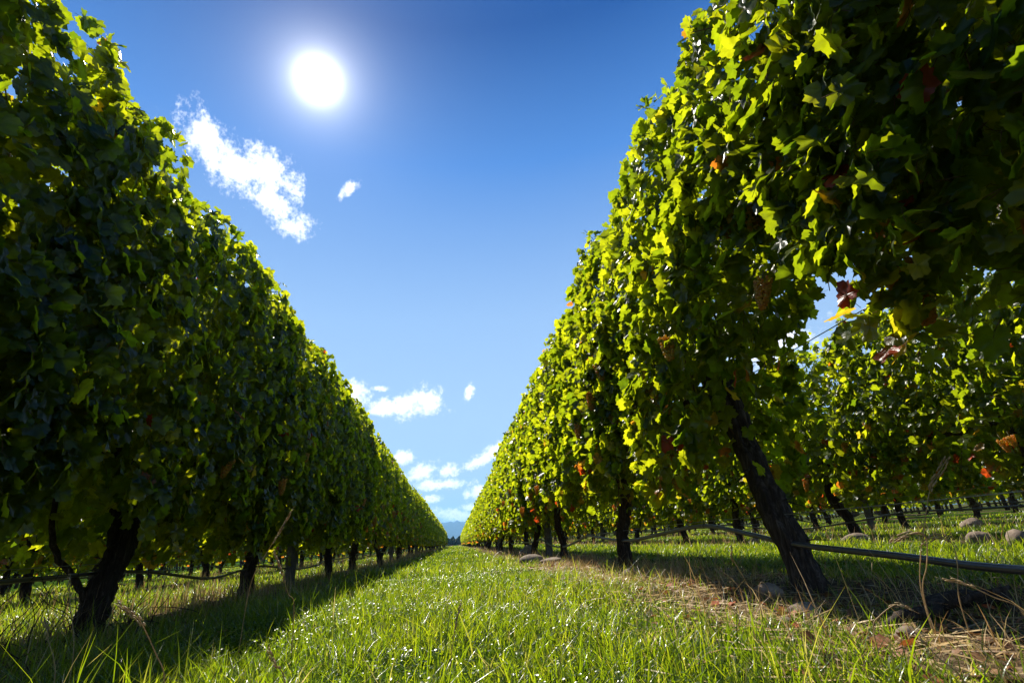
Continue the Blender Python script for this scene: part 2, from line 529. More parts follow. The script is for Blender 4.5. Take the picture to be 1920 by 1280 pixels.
def foliage_mesh(seed, n, templates, zb=0.62, size=(0.036, 0.068), shoots=28, petiole=True, ylim=LEN / 2 + 0.2, name='foliage', wide=1.0, holes=0.30, lift=None, autumn=0.13):
    r = np.random.default_rng(seed)
    ph = r.uniform(0, 6.28, 12)
    mb = MB()

    def nz(y, z):
        return (np.sin(y * 5.1 + ph[0] + 1.2 * np.sin(z * 3.7 + ph[1])) + np.sin(z * 6.3 + ph[2] + 1.5 * np.sin(y * 4.3 + ph[3]))
                + 0.7 * np.sin(y * 11 + z * 7 + ph[4]) + 0.6 * np.sin(z * 13 - y * 9 + ph[5])) / 3.3

    def hole(y, z):
        return (np.sin(y * 8.3 + ph[6] + 2 * np.sin(z * 5.7 + ph[7])) + np.sin(z * 10.3 + ph[8] + 2 * np.sin(y * 7.3 + ph[9]))) / 2

    def lift_f(y, s):       # bare window under the canopy: (height, start, end on the near face, end on the far face)
        e = np.where(s < 0, lift[2], lift[3])
        return lift[0] / (1 + np.exp(-(y - lift[1]) * 14)) / (1 + np.exp((y - e) * 14))
    y = r.uniform(-ylim, ylim, n * 2)
    side = np.where(r.random(n * 2) < 0.5, -1.0, 1.0)
    topv = TOP + 0.10 * np.sin(y * 4.4 + ph[10]) + 0.08 * np.sin(y * 9.7 + ph[11]) + 0.05 * np.sin(y * 23)
    botv = zb + 0.13 * np.sin(y * 5.3 + ph[9]) + 0.08 * np.sin(y * 12.1 + ph[8])
    if lift:
        botv += lift_f(y, side)
    tz = r.beta(1.08, 1.08, n * 2)
    z = botv + (topv - botv) * tz
    keep = hole(y, z) < (1 - holes) + 0.45 * r.random(n * 2)
    keep &= r.random(n * 2) < np.clip((z - botv) / 0.22 + 0.5, 0, 1)
    y, z, tz, side = y[keep][:n], z[keep][:n], tz[keep][:n], side[keep][:n]
    m_ = len(y)
    wv = wide * (0.285 + 0.12 * np.sin(np.clip(tz, 0, 1) * np.pi * 0.9 + 0.25) + 0.045 * nz(y, z))
    wv *= np.clip(1.0 - (tz - 0.9) * 3, 0.72, 1)
    rad = 1 - 0.9 * r.random(m_) ** 2.6
    x = side * wv * rad
    up = np.clip((tz - 0.85) * 6, 0, 1)
    # leaves lie like shingles on the face turned from the sun and splay out on the face that gets it
    sh = (side > 0) & (up < 0.3)
    N_ = np.stack([np.where(sh, 1.0 + 0.35 * r.normal(size=m_), side * (1.0 - 0.6 * up) + 0.6 * r.normal(size=m_)),
                   np.where(sh, -0.05 + 0.6 * r.normal(size=m_), 0.22 + 0.9 * r.normal(size=m_)),
                   np.where(sh, 0.08 + 0.45 * r.normal(size=m_), 0.45 + 0.5 * up + 0.7 * r.normal(size=m_))], 1)
    Tp = np.stack([side * 0.35 + 0.6 * r.normal(size=m_), 1.1 * r.normal(size=m_), -0.55 + 0.9 * r.normal(size=m_)], 1)
    sz = r.uniform(size[0], size[1], m_) * np.where(tz > 0.9, 0.8, 1)
    tint = np.clip(0.46 + 0.22 * r.normal(size=m_), 0, 0.8)
    low = np.clip(1.0 - (z - zb) / 0.75, 0, 1)
    au = r.random(m_) < 0.012 + autumn * low ** 2
    tint = np.where(au, r.choice([0.84, 0.86, 0.88, 0.90, 0.92, 0.95, 0.99], m_), tint)
    P = np.stack([x, y, z], 1)
    # leafy shoots that stand out of the top, the sides and hang under the canopy
    eP, eN, eT, eS, eC = [], [], [], [], []
    cane = []
    for k in range(shoots):
        q = r.random()
        y0 = r.uniform(-ylim, ylim)
        if q < 0.6:
            s0 = np.array([r.uniform(-0.18, 0.18), y0, TOP - 0.1]); d = np.array([r.normal() * 0.35, r.normal() * 0.45, 1.0]); L = r.uniform(0.18, 0.30) + 0.3 * r.random() ** 3
        elif q < 0.82:
            sd_ = r.choice([-1, 1]); s0 = np.array([sd_ * 0.28 * wide, y0, r.uniform(0.9, 2.1)]); d = np.array([sd_ * 0.9, r.normal() * 0.6, r.uniform(-0.5, 0.5)]); L = r.uniform(0.15, 0.28)
        else:
            s0 = np.array([r.uniform(-0.2, 0.2), y0, zb + 0.15 + (float(lift_f(y0, 1.0)) if lift else 0)]); d = np.array([r.normal() * 0.3, r.normal() * 0.4, -1.0]); L = r.uniform(0.15, 0.4)
        d /= np.linalg.norm(d)
        nn = max(3, int(L / 0.055))
        pts = [s0 + d * L * t + np.array([0, 0, -0.25 * (L * t) ** 2]) + r.normal(size=3) * 0.006 for t in np.linspace(0, 1, nn)]
        cane.append(np.array(pts))
        for i, p in enumerate(pts):
            sd2 = 1 if i % 2 else -1
            off = np.cross(d, np.array([0.3, 0.2, 1.0])); off /= np.linalg.norm(off) + 1e-9
            eP.append(p + off * sd2 * 0.035); eN.append(np.array([0, 0, 0.7]) + r.normal(size=3) * 0.5); eT.append(off * sd2 + np.array([0, 0, -0.4]) + r.normal(size=3) * 0.2)
            eS.append(r.uniform(size[0], size[1]) * (1 - 0.55 * i / nn)); eC.append(np.clip(0.55 + 0.15 * r.normal(), 0, 0.8))
    if eP:
        P = np.vstack([P, eP]); N_ = np.vstack([N_, eN]); Tp = np.vstack([Tp, eT]); sz = np.concatenate([sz, eS]); tint = np.concatenate([tint, eC])
    scatter(mb, templates, P, frames(N_, Tp), sz, tint, 0, 1 if petiole else None)
    if petiole:
        for c_ in cane:
            V, F = tube(c_, np.linspace(0.004, 0.0018, len(c_)), 4)
            mb.add(V, F, 1)
    return mb.mesh(name, [LEAF, CANE])


def shoots_mesh(seed, zc, n=16, ya=-9, yb=9):
    r = np.random.default_rng(seed)
    mb = MB()
    for k in range(n):
        y0 = -LEN / 2 + (k + 0.5) * LEN / n + r.normal() * 0.04
        pts = []
        if not ya < y0 < yb:
            continue
        x, y = r.normal() * 0.02, y0
        for z in np.linspace(zc, TOP - r.uniform(0.0, 0.35), 9):
            pts.append((x, y, z)); x = np.clip(x + r.normal() * 0.045, -0.22, 0.22); y += r.normal() * 0.035
        V, F = tube(spline(pts, 20), np.linspace(0.0055, 0.0025, 20), 5, r=r)
        mb.add(V, F)
    return mb.mesh('shoots', [CANE])


def trunk_mesh(path, r0, r1, seed, twigs=0, extra=None):
    r = np.random.default_rng(seed)
    mb = MB()
    P = spline(path, 34)
    P[1:-1] += r.normal(size=(32, 3)) * 0.004
    P[:, 0] += 0.012 * np.sin(np.linspace(0, 9, 34) + seed)
    t = np.linspace(0, 1, 34)
    rad = r0 + (r1 - r0) * t + 0.22 * r0 * np.exp(-t * 14) + 0.35 * r1 * np.exp(-(1 - t) * 9)
    rad *= 1 + 0.07 * np.sin(t * 17 + seed) + 0.05 * np.sin(t * 41 + seed * 2)
    V, F = tube(P, rad, 30, 0.05, r, True, 0.13)
    mb.add(V, F)
    # strips of loose bark and stub twigs
    for k in range(twigs):
        i = r.integers(2, 30); a = r.uniform(0, 6.28)
        d = np.array([math.cos(a), math.sin(a), r.uniform(-0.8, 0.4)])
        s = P[i] + d * rad[i] * 0.8
        L = r.uniform(0.03, 0.10)
        V, F = tube([s, s + d * L * 0.5 + r.normal(size=3) * 0.006, s + d * L + r.normal(size=3) * 0.012], [0.004, 0.003, 0.001], 5, r=r)
        mb.add(V, F)
    for path2, a0, a1 in (extra or []):
        Q = spline(path2, 20); Q[1:-1] += r.normal(size=(18, 3)) * 0.003
        V, F = tube(Q, np.linspace(a0, a1, 20), 12, 0.05, r, True, 0.08)
        mb.add(V, F)
    return mb.mesh('trunk', [BARK])


def cordon_mesh(seed, hx, hy, zc, L=LEN / 2, arms=(-1, 1)):
    r = np.random.default_rng(seed)
    mb = MB()
    for s in arms:
        pts = [(hx, hy, zc - 0.10)]
        for k in range(1, 7):
            pts.append((hx * (1 - k / 6) + r.normal() * 0.015, hy + s * k * (L - s * hy) / 6, zc + r.normal() * 0.02 - (0.03 if k == 1 else 0)))
        V, F = tube(spline(pts, 26), np.linspace(0.034, 0.016, 26) * (1 + 0.12 * r.normal(size=26)), 10, 0.06, r, True, 0.1)
        mb.add(V, F)
        for k in range(7):      # spurs
            y = hy + s * (k + 0.6) * L / 7
            V, F = tube([(0, y, zc), (r.normal() * 0.02, y + r.normal() * 0.02, zc + 0.06)], [0.014, 0.009], 7, r=r)
            mb.add(V, F)
    return mb.mesh('cordon', [BARK])


def ico(sub=1):
    import bmesh
    bm = bmesh.new(); bmesh.ops.create_icosphere(bm, subdivisions=sub, radius=1)
    V = np.array([v.co[:] for v in bm.verts]); F = np.array([[v.index for v in f.verts] for f in bm.faces]); bm.free()
    return V, F


ICO1, ICO2, ICO4 = ico(2), ico(2), ico(4)


def bunch_mesh(seed, n=70, L=0.15):
    r = np.random.default_rng(seed)
    mb = MB()
    pts = []
    tries = 0
    while len(pts) < n and tries < 6000:
        tries += 1
        t = r.random() ** 0.8
        rr = 0.030 * (1 - t) ** 0.5 + 0.006
        a = r.uniform(0, 6.28)
        p = np.array([rr * math.cos(a), rr * math.sin(a), -t * L])
        if all(np.sum((p - q) ** 2) > 0.0098 ** 2 for q in pts):
            pts.append(p)
    V, F = ICO1
    base = r.uniform(0.35, 0.7)
    for p in pts:
        mb.add(V * r.uniform(0.0072, 0.0088) + p, F, 0, float(np.clip(base + 0.15 * r.normal(), 0, 1)))
    Vt, Ft = tube([(0, 0, 0.05), (0.003, 0, 0), (0, 0, -L * 0.8)], [0.0025, 0.0022, 0.001], 5, r=r)
    mb.add(Vt, Ft, 1)
    return mb.mesh('grape_bunch', [BERRY, PEDICEL])


BUNCH = [bunch_mesh(50 + k, int(85 + 10 * k), 0.11 + 0.014 * k) for k in range(4)]
FOL0 = [foliage_mesh(100 + k, 4800, TL0, holes=0.36) for k in range(5)]
FOL1 = [foliage_mesh(200 + k, 4000, TL1, zb=0.55, petiole=False, size=(0.042, 0.072)) for k in range(4)]
FOL2 = [foliage_mesh(300 + k, 1100, TL2, zb=0.50, petiole=False, size=(0.080, 0.12), shoots=6) for k in range(3)]
FOLL = [foliage_mesh(350 + k, 7600, TL0, zb=0.48, wide=1.1, holes=0.45, autumn=0.02) for k in range(3)]
SHOOT = [shoots_mesh(400 + k, 0.95) for k in range(3)]
CORD = [cordon_mesh(410 + k, 0, 0, 0.95) for k in range(2)]
TRUNK = []
for k in range(6):
    r_ = np.random.default_rng(430 + k)
    a = r_.normal(size=4) * 0.05
    TRUNK.append(trunk_mesh([(a[0], a[1] * 1.6, -0.08), (a[0] * 0.6, a[1], 0.25), (a[2] * 0.6, a[3], 0.55), (0, 0, 0.95)],
                            r_.uniform(0.046, 0.064), 0.040, 430 + k, 8))

ORD = ['first', 'second', 'third', 'fourth', 'fifth', 'sixth', 'seventh']


def bunches(root, n, seed, zlo=0.72, zhi=1.25, off=0.45):
    r = np.random.default_rng(seed)
    for k in range(n):
        o = bpy.data.objects.new('grape_bunch', BUNCH[r.integers(0, 4)])
        COL.objects.link(o); o.parent = root
        s = -1 if r.random() < 0.65 else 1
        o.location = (s * r.uniform(off - 0.12, off + 0.05), r.uniform(-LEN / 2, LEN / 2), r.uniform(zlo, zhi))
        o.rotation_euler = (r.normal() * 0.15, r.normal() * 0.15, r.uniform(0, 6.28))
        sc = r.uniform(0.7, 1.05); o.scale = (sc, sc, sc)


def vine(x, y, lod, seed, label, group, trunk=None, fol=None, cord=None, shoot=None, nb=0, flip=None, scale=1.0, bz=(0.72, 1.25), wx=1.0):
    r = np.random.default_rng(seed * 7 + 3)
    e = link('grape_vine', None, loc=(x, y, float(gz(x, y))))
    tag(e, label, 'grape vine', group)
    fl = (r.random() < 0.5) if flip is None else flip
    for nm, me in (('trunk', trunk or TRUNK[r.integers(0, 6)]),
                   ('foliage', fol or (FOL0, FOL1, FOL2)[lod][r.integers(0, len((FOL0, FOL1, FOL2)[lod]))]),
                   ('cordon', (cord or CORD[r.integers(0, 2)]) if lod < 2 else None),
                   ('shoots', (shoot or SHOOT[r.integers(0, 3)]) if lod < 2 else None)):
        if me is None:
            continue
        o = bpy.data.objects.new(nm, me); COL.objects.link(o); o.parent = e
        if fl and nm in ('cordon', 'shoots'):
            o.rotation_euler = (0, 0, math.pi)
        if nm == 'trunk' and trunk is None:
            o.rotation_euler = (0, 0, r.uniform(0, 6.28))
        if nm == 'foliage':
            o.scale = (r.uniform(0.98, 1.06) * wx, 1, scale * r.uniform(0.98, 1.025))
    if nb:
        bunches(e, nb, seed, bz[0], bz[1])
    return e


def row_of_vines(X, ys, word, group, nlab, lod_at=(9, 26), nbunch=None, custom=None, j0=0):
    for i, y in enumerate(ys):
        d = math.hypot(X, y)
        lod = 0 if d < lod_at[0] else (1 if d < lod_at[1] else 2)
        if i < nlab:
            lab = f'grape vine with the {ORD[i]} trunk of {word}'
        elif d < 30:
            lab = f'smaller leafy grape vine further along {word}'
        else:
            lab = f'tiny grape vine at the distant end of {word}'
        xx = X + random.uniform(-0.02, 0.02)
        nb = (9 if d < 8 else 6 if d < 14 else 0) if nbunch is None else nbunch
        kw = dict(lab=lab)
        if custom and i in custom:
            c_ = custom[i]
            vine(X, y, 0, 1000 + i + int(X * 10), c_.get('label', lab), group, c_.get('trunk'), c_.get('fol'), c_.get('cord'), c_.get('shoot'),
                 c_.get('nb', nb), c_.get('flip', False), scale=1.12 if X == XL else 1.03, wx=1.08, bz=c_.get('bz', (0.72, 1.25)))
        else:
            vine(xx, y, lod, 1000 + i * 3 + j0 + int(X * 10), lab, group, nb=nb, scale=(1.11, 1.11, 1.085, 1.06)[min(i, 3)] if X == XL else (1.03 if X == XR and d < 12 else 1.0), wx=1.1 if d < 14 else 1.0,
                 fol=FOLL[i % 3] if (X == XL and lod == 0) else None)


XR, XL = 1.45, -1.85
# the big leaning trunk of the sunlit row, and the arched bare space under its canopy
T1 = trunk_mesh([(-0.02, 0.0, -0.08), (0, 0.05, 0.14), (0.0, 0.14, 0.36), (0.0, 0.25, 0.64), (0.0, 0.30, 0.86), (0.0, 0.33, 1.0)], 0.057, 0.050, 71, 30)
FT0 = foliage_mesh(501, 7200, TL0, zb=0.84, size=(0.033, 0.062), shoots=14, wide=1.1, holes=0.52)
FT1 = foliage_mesh(502, 7200, TL0, zb=0.53, lift=(0.66, -0.98, -0.42, 0.28), size=(0.033, 0.062), shoots=16, wide=1.12)
CT1 = cordon_mesh(503, 0, 0.3, 1.0, arms=(1,))
SH1 = shoots_mesh(504, 1.0, 18, ya=0.2)
SH0 = shoots_mesh(506, 1.02, 18, yb=0.95)
CT0 = cordon_mesh(505, 0, 0, 1.0)
gR = 'grape vines of the sunlit row'
ysR = [-0.25] + [2.12] + [4.43, 7.05] + [9.34 + 2.35 * k for k in range(46)]
row_of_vines(XR, ysR[1:], 'the sunlit row', gR, 5, custom={
    0: dict(trunk=T1, fol=FT1, cord=CT1, shoot=SH1, nb=5, bz=(0.9, 1.5),
            label='grape vine with thick dark leaning trunk crossed by the black pipe'),
})
for o in list(COL.objects):
    if o.get('label', '').startswith('grape vine with thick dark leaning'):
        for x, y, z, k, sc in ((-0.36, -0.60, 1.40, 0, 0.8), (-0.37, -0.66, 1.38, 1, 0.75), (-0.36, -0.74, 1.33, 0, 0.8), (-0.2, -1.03, 0.92, 3, 1.15),
                               (-0.36, 0.42, 1.10, 0, 1.1), (-0.38, 0.26, 0.92, 2, 1.1), (-0.30, 0.40, 0.62, 1, 1.2), (-0.25, 0.5, 0.66, 3, 1.0)):
            q = bpy.data.objects.new('grape_bunch', BUNCH[k]); COL.objects.link(q); q.parent = o
            q.location = (x, y, z); q.scale = (sc, sc, sc); q.rotation_euler = (0.1, 0.05, k * 1.3)
vine(XR, -0.25, 0, 77, 'grape vine with high dark canopy overhead before the leaning trunk', gR, None, FT0, CT0, SH0, nb=0, flip=False, bz=(1.05, 1.6))

TLf = trunk_mesh([(0, 0, -0.1), (0.01, 0.0, 0.2), (0.02, 0.06, 0.5), (0, 0, 0.95)], 0.066, 0.05, 72, 20,
                 extra=[([(-0.02, -0.03, 0.16), (-0.06, -0.10, 0.28), (-0.12, -0.20, 0.42), (-0.1, -0.30, 0.62), (-0.02, -0.42, 0.9)], 0.018, 0.009),
                        ([(0.02, 0.02, 0.2), (0.05, 0.14, 0.42), (0.03, 0.28, 0.7)], 0.028, 0.016)])
gL = 'grape vines of the shaded row'
ysL = [0.75, 3.08, 5.32, 7.77] + [10.0 + 2.35 * k for k in range(25)]
row_of_vines(XL, ysL[1:], 'the shaded row', gL, 5, custom={
    0: dict(trunk=TLf, fol=FOLL[0], nb=5, label='grape vine with thick forked dark trunk at the near end of the shaded row')}, j0=500)
vine(XL, 0.75, 0, 78, 'grape vine whose dark leaves reach the near edge of the shaded row', gL, nb=3, fol=FOLL[1], scale=1.09)
for k in range(9):
    vine(XL, 74.0 + 2.35 * k, 2, 600 + k, 'tiny far grape vine beyond the gap in the shaded row', gL)
for X, y0, n, word, g in ((4.65, 1.25, 38, 'the second row on the sunlit side', 'grape vines of the second row on the sunlit side'),
                          (7.85, 3.9, 32, 'the third row on the sunlit side', 'grape vines of the third row on the sunlit side'),
                          (11.05, 5.4, 26, 'the fourth row on the sunlit side', 'grape vines of the fourth row on the sunlit side'),
                          (-5.05, 2.2, 26, 'the row behind the shaded row', 'grape vines of the row behind the shaded row'),
                          (-8.25, 4.0, 20, 'the second row behind the shaded row', 'grape vines of the second row behind the shaded row'),
                          (14.25, 7.2, 10, 'the fifth row on the sunlit side', 'grape vines of the fifth row on the sunlit side'),
                          (-11.45, 6.2, 10, 'the third row behind the shaded row', 'grape vines of the third row behind the shaded row')):
    near = X == 4.65
    row_of_vines(X, [y0 + 2.35 * k for k in range(n)], word, g, 4 if near else 2, lod_at=(6.5 if near else 0, 22), nbunch=None if near else 0, j0=int(abs(X) * 31))


# every vine past those: one mass of far rows
mb = MB()
for X in list(np.arange(14.25, 48, 3.2)) + list(np.arange(-11.45, -46, -3.2)):
    y0_, y1_ = (30.5 if abs(X) < 15 else abs(X) * 0.45), 75
    n = int((y1_ - y0_) * 55)
    r = np.random.default_rng(int(abs(X) * 10) + (X > 0))
    y = r.uniform(y0_, y1_, n); z = r.uniform(0.45, 2.3, n)
    sd_ = r.choice([-1, 1], n)
    P = np.stack([X + sd_ * (0.33 + 0.06 * np.sin(y * 5)), y, z + 0.07 * np.sin(y * 4)], 1)
    N_ = np.stack([sd_ + 0.45 * r.normal(size=n), 0.38 + 0.55 * r.normal(size=n), 0.5 + 0.4 * r.normal(size=n)], 1)
    Tp = np.stack([0.4 * r.normal(size=n), 0.7 * r.normal(size=n), -np.ones(n)], 1)
    scatter(mb, TL2, P, frames(N_, Tp), r.uniform(0.13, 0.2, n), np.clip(0.46 + 0.2 * r.normal(size=n), 0, 0.86))
    for yy_ in np.arange(y0_, y1_, 2.35):
        V, F = tube([(X, yy_, -0.05), (X + 0.05 * r.normal(), yy_, 0.8)], [0.07, 0.05], 6); mb.add(V, F, 1)
tag(link('vineyard_foliage', mb.mesh('vineyard_foliage', [LEAF, BARK])), kind='stuff', label='far vine rows filling the view beneath the nearer canopies')

# ------------------------------------------------------------------ posts
def post_mesh(seed):
    r = np.random.default_rng(seed)
    P = np.stack([0.004 * r.normal(size=14), 0.004 * r.normal(size=14), np.linspace(-0.1, 2.12, 14)], 1)
    V, F = tube(P, 0.056 * (1 + 0.03 * r.normal(size=14)), 18, 0.012, r, True, 0.02)
    mb = MB(); mb.add(V, F)
    return mb.mesh('trellis_post', [POSTM])


def staple_mesh():
    mb = MB()
    for z in (0.34, 0.97, 1.4, 1.9):
        V, F = tube([(-0.066, -0.012, z), (-0.070, 0, z), (-0.066, 0.012, z)], 0.0022, 5)
        mb.add(V, F)
    return mb.mesh('staple', [WIRE])


POSTS = [post_mesh(900 + k) for k in range(3)]
STAPLE = staple_mesh()
plist = [(XR, 8.36, 'grey weathered timber post beside the third trunk of the sunlit row'),
         (XL, 6.41, 'thick grey timber post between the second and third shaded trunks'),
         (XL, 15.7, 'grey timber post further back in the shaded row'),
         (XR, 18.0, 'grey timber post further back in the sunlit row'),
         (4.65, 7.2, 'leaning grey post standing in the second row beside a dark trunk'),
         (4.65, 2.4, 'grey post near the frame edge in the second row'),
         (7.85, 9.3, 'grey post in the third row seen between two trunks'), (11.05, 9.0, 'slim grey post in the fourth row')]
for X in (XR, XL, 4.65, 7.85, -5.05):
    for k in range(5):
        y = {XR: 27.5, XL: 25.2, 4.65: 16.6, 7.85: 18.6, -5.05: 8.5}[X] + 9.4 * k
        w = {XR: 'sunlit row', XL: 'shaded row', 4.65: 'second row', 7.85: 'third row', -5.05: 'row behind the shaded row'}[X]
        plist.append((X, y, f'distant grey timber post in line with the vines of the {w}'))
for i, (x, y, lab) in enumerate(plist):
    o = link('trellis_post', POSTS[i % 3], loc=(x + random.uniform(-0.02, 0.02), y, float(gz(x, y))))
    o.rotation_euler = (random.uniform(-0.02, 0.02), random.uniform(-0.02, 0.02), 0)
    tag(o, lab, 'post', 'grey timber trellis posts')
    if i < 8:
        s_ = bpy.data.objects.new('staple', STAPLE); COL.objects.link(s_); s_.parent = o

# ------------------------------------------------------------------ wires and pipes
def wire(pts, rad, name, label, group, mat=WIRE, sides=6):
    V, F = tube(pts, rad, sides)
    mb = MB(); mb.add(V, F)
    return tag(link(name, mb.mesh(name, [mat])), label, 'wire' if name == 'trellis_wire' else 'pipe', group)


ynear = np.concatenate([np.arange(-1.5, 12, 0.25), np.arange(12, 76, 2.0)])
gW = 'trellis wires strung along the vine rows'
rowname = {XR: 'sunlit row', XL: 'shaded row', 4.65: 'second row on the sunlit side', 7.85: 'third row on the sunlit side',
           11.05: 'fourth row on the sunlit side', -5.05: 'row behind the shaded row'}
for X in (XR, XL, 4.65, 7.85, 11.05, -5.05):
    hs = [(0.345 if X == XR else 0.36 + 0.02 * (X > 4), 'lowest thin wire just above the pipe of the'), (0.985, 'fruiting wire beneath the canopy of the')]
    if X in (XR, XL):
        hs += [(1.42, 'middle foliage wire running through the leaves of the'), (1.95, 'top foliage wire running through the leaves of the')]
    if X in (4.65, 7.85):
        hs += [(0.44, 'second lowest thin wire above the pipe of the')]
    for hgt, lab in hs:
        z = hgt + 0.006 * np.sin(ynear * 1.3 + hgt * 9) - (0.03 if (X == XR and hgt < 0.4) else 0) * np.clip((ynear - 1) / 4, 0, 1)
        off = 0.062 if hgt > 1.2 else (0.0 if hgt > 0.9 else -0.02)
        wire(np.stack([np.full_like(ynear, X + off), ynear, z], 1), 0.0019 if hgt > 0.9 else 0.0016, 'trellis_wire', f'{lab} {rowname[X]}', gW)

gP = 'black irrigation pipes slung along the vine rows'


def drippers(o, ys, pts):
    mb = MB()
    V, F = tube([(0, -0.011, 0.0), (0, 0.011, 0.0)], 0.0135, 10)
    mb.add(V, F)
    V, F = tube([(0, 0, 0.008), (0, 0, 0.034)], 0.0024, 6)
    mb.add(V, F)
    me = mb.mesh('clip', [PIPE])
    for y in ys:
        c = bpy.data.objects.new('clip', me); COL.objects.link(c); c.parent = o
        c.location = (np.interp(y, pts[:, 1], pts[:, 0]), y, np.interp(y, pts[:, 1], pts[:, 2]))


kp = [(-1.2, .20), (-.2, .17), (0.6, .148), (1.26, .154), (1.61, .179), (2.14, .215), (2.44, .257), (2.91, .311), (3.46, .288), (4.24, .244), (4.83, .257), (5.66, .297),
      (6.25, .241), (7.07, .182), (7.9, .20), (8.92, .287), (9.67, .257), (11.0, .25), (12.0, .30)]
yy = 12.0; rr_ = random.Random(5)
while yy < 72:
    yy += 1.3; kp.append((yy, 0.30 if len(kp) % 2 == 0 else 0.30 - rr_.uniform(0.04, 0.13)))
kpR = [(XR - 0.03, a, b_) for a, b_ in kp]
P = spline(kpR, 420)
o = wire(P, 0.0115, 'irrigation_pipe', 'thick black pipe looping behind and past the big leaning trunk', gP, PIPE, 12)
drippers(o, (2.91, 5.66, 8.92), P)
for X, w in ((XL, 'black pipe sagging low behind the shaded dark trunks'), (4.65, 'black pipe slung straight beneath the second sunlit side row'),
             (7.85, 'black pipe slung beneath the third row on the sunlit side'), (-5.05, 'black pipe beneath the row behind the shaded row')):
    if X == XL:
        kk = [(-1, .30), (0.5, .33), (2.45, .317), (3.19, .318), (3.64, .297), (4.41, .22), (5.03, .249), (5.56, .264), (6.66, .19), (7.66, .20), (8.1, .243), (9.67, .25)]
    elif X == 4.65:
        kk = [(-1, .26), (2, .265), (3.83, .268), (4.39, .271), (4.96, .284), (5.76, .217), (6.77, .161), (7.6, .20), (8.4, .28)]
    else:
        kk = [(-1, .28), (1, .27)]
    yy = kk[-1][0]
    while yy < 60:
        yy += 1.2; kk.append((yy, 0.29 if len(kk) % 2 == 0 else 0.29 - rr_.uniform(0.01, 0.10)))
    P = spline([(X - 0.03, a, b_) for a, b_ in kk], 300)
    o = wire(P, 0.0095, 'irrigation_pipe', w, gP, PIPE, 8)
    if X in (XL, 4.65):
        drippers(o, (3.19, 5.56, 8.1) if X == XL else (4.96, 8.4, 3.83), P)


# ------------------------------------------------------------------ grass
def blades(pos, h, w, lean, tint, seed, lv=4, yaw=None):
    """tapering, bending blades as one set of arrays"""
    r = np.random.default_rng(seed)
    n = len(pos)
    a = r.uniform(0, 2 * np.pi, n) if yaw is None else yaw
    d = np.stack([np.cos(a), np.sin(a), np.zeros(n)], 1)
    a2 = a + np.pi / 2 + r.normal(size=n) * 0.5
    s = np.stack([np.cos(a2), np.sin(a2), np.zeros(n)], 1)
    V = []
    ts = np.linspace(0, 1, lv)
    for t in ts:
        out_ = lean * t ** 1.8
        zz = np.sqrt(np.clip(1 - (0.75 * lean) ** 2, 0.05, 1)) * t - 0.25 * np.clip(lean - 0.6, 0, 1) * t ** 3
        c = pos + d * (h * out_)[:, None]; c[:, 2] += h * zz
        ww = w * (1 - t ** 1.6) * (0.7 + 0.9 * min(t * 2, 0.5))
        if t < 1:
            V.append(c - s * ww[:, None]); V.append(c + s * ww[:, None])
        else:
            V.append(c)
    k = len(V)
    Vs = np.stack(V, 1)
    F = []
    for i in range(lv - 2):
        F += [(2 * i, 2 * i + 1, 2 * i + 3), (2 * i, 2 * i + 3, 2 * i + 2)]
    F += [(2 * lv - 4, 2 * lv - 3, 2 * lv - 2)]
    Fi = np.array(F)[None] + (np.arange(n) * k)[:, None, None]
    return Vs.reshape(-1, 3), Fi.reshape(-1, 3), np.repeat(tint, k)


def row_dist(x):
    return np.abs((x + 320 - XR + 1.6) % 3.2 - 1.6)


def patch(x, y):
    return (np.sin(x * 2.3 + 1.7 * np.sin(y * 1.1)) + np.sin(y * 1.9 + 2 * np.sin(x * 1.3 + 1)) + np.sin(x * 5.3 + y * 4.1)) / 3


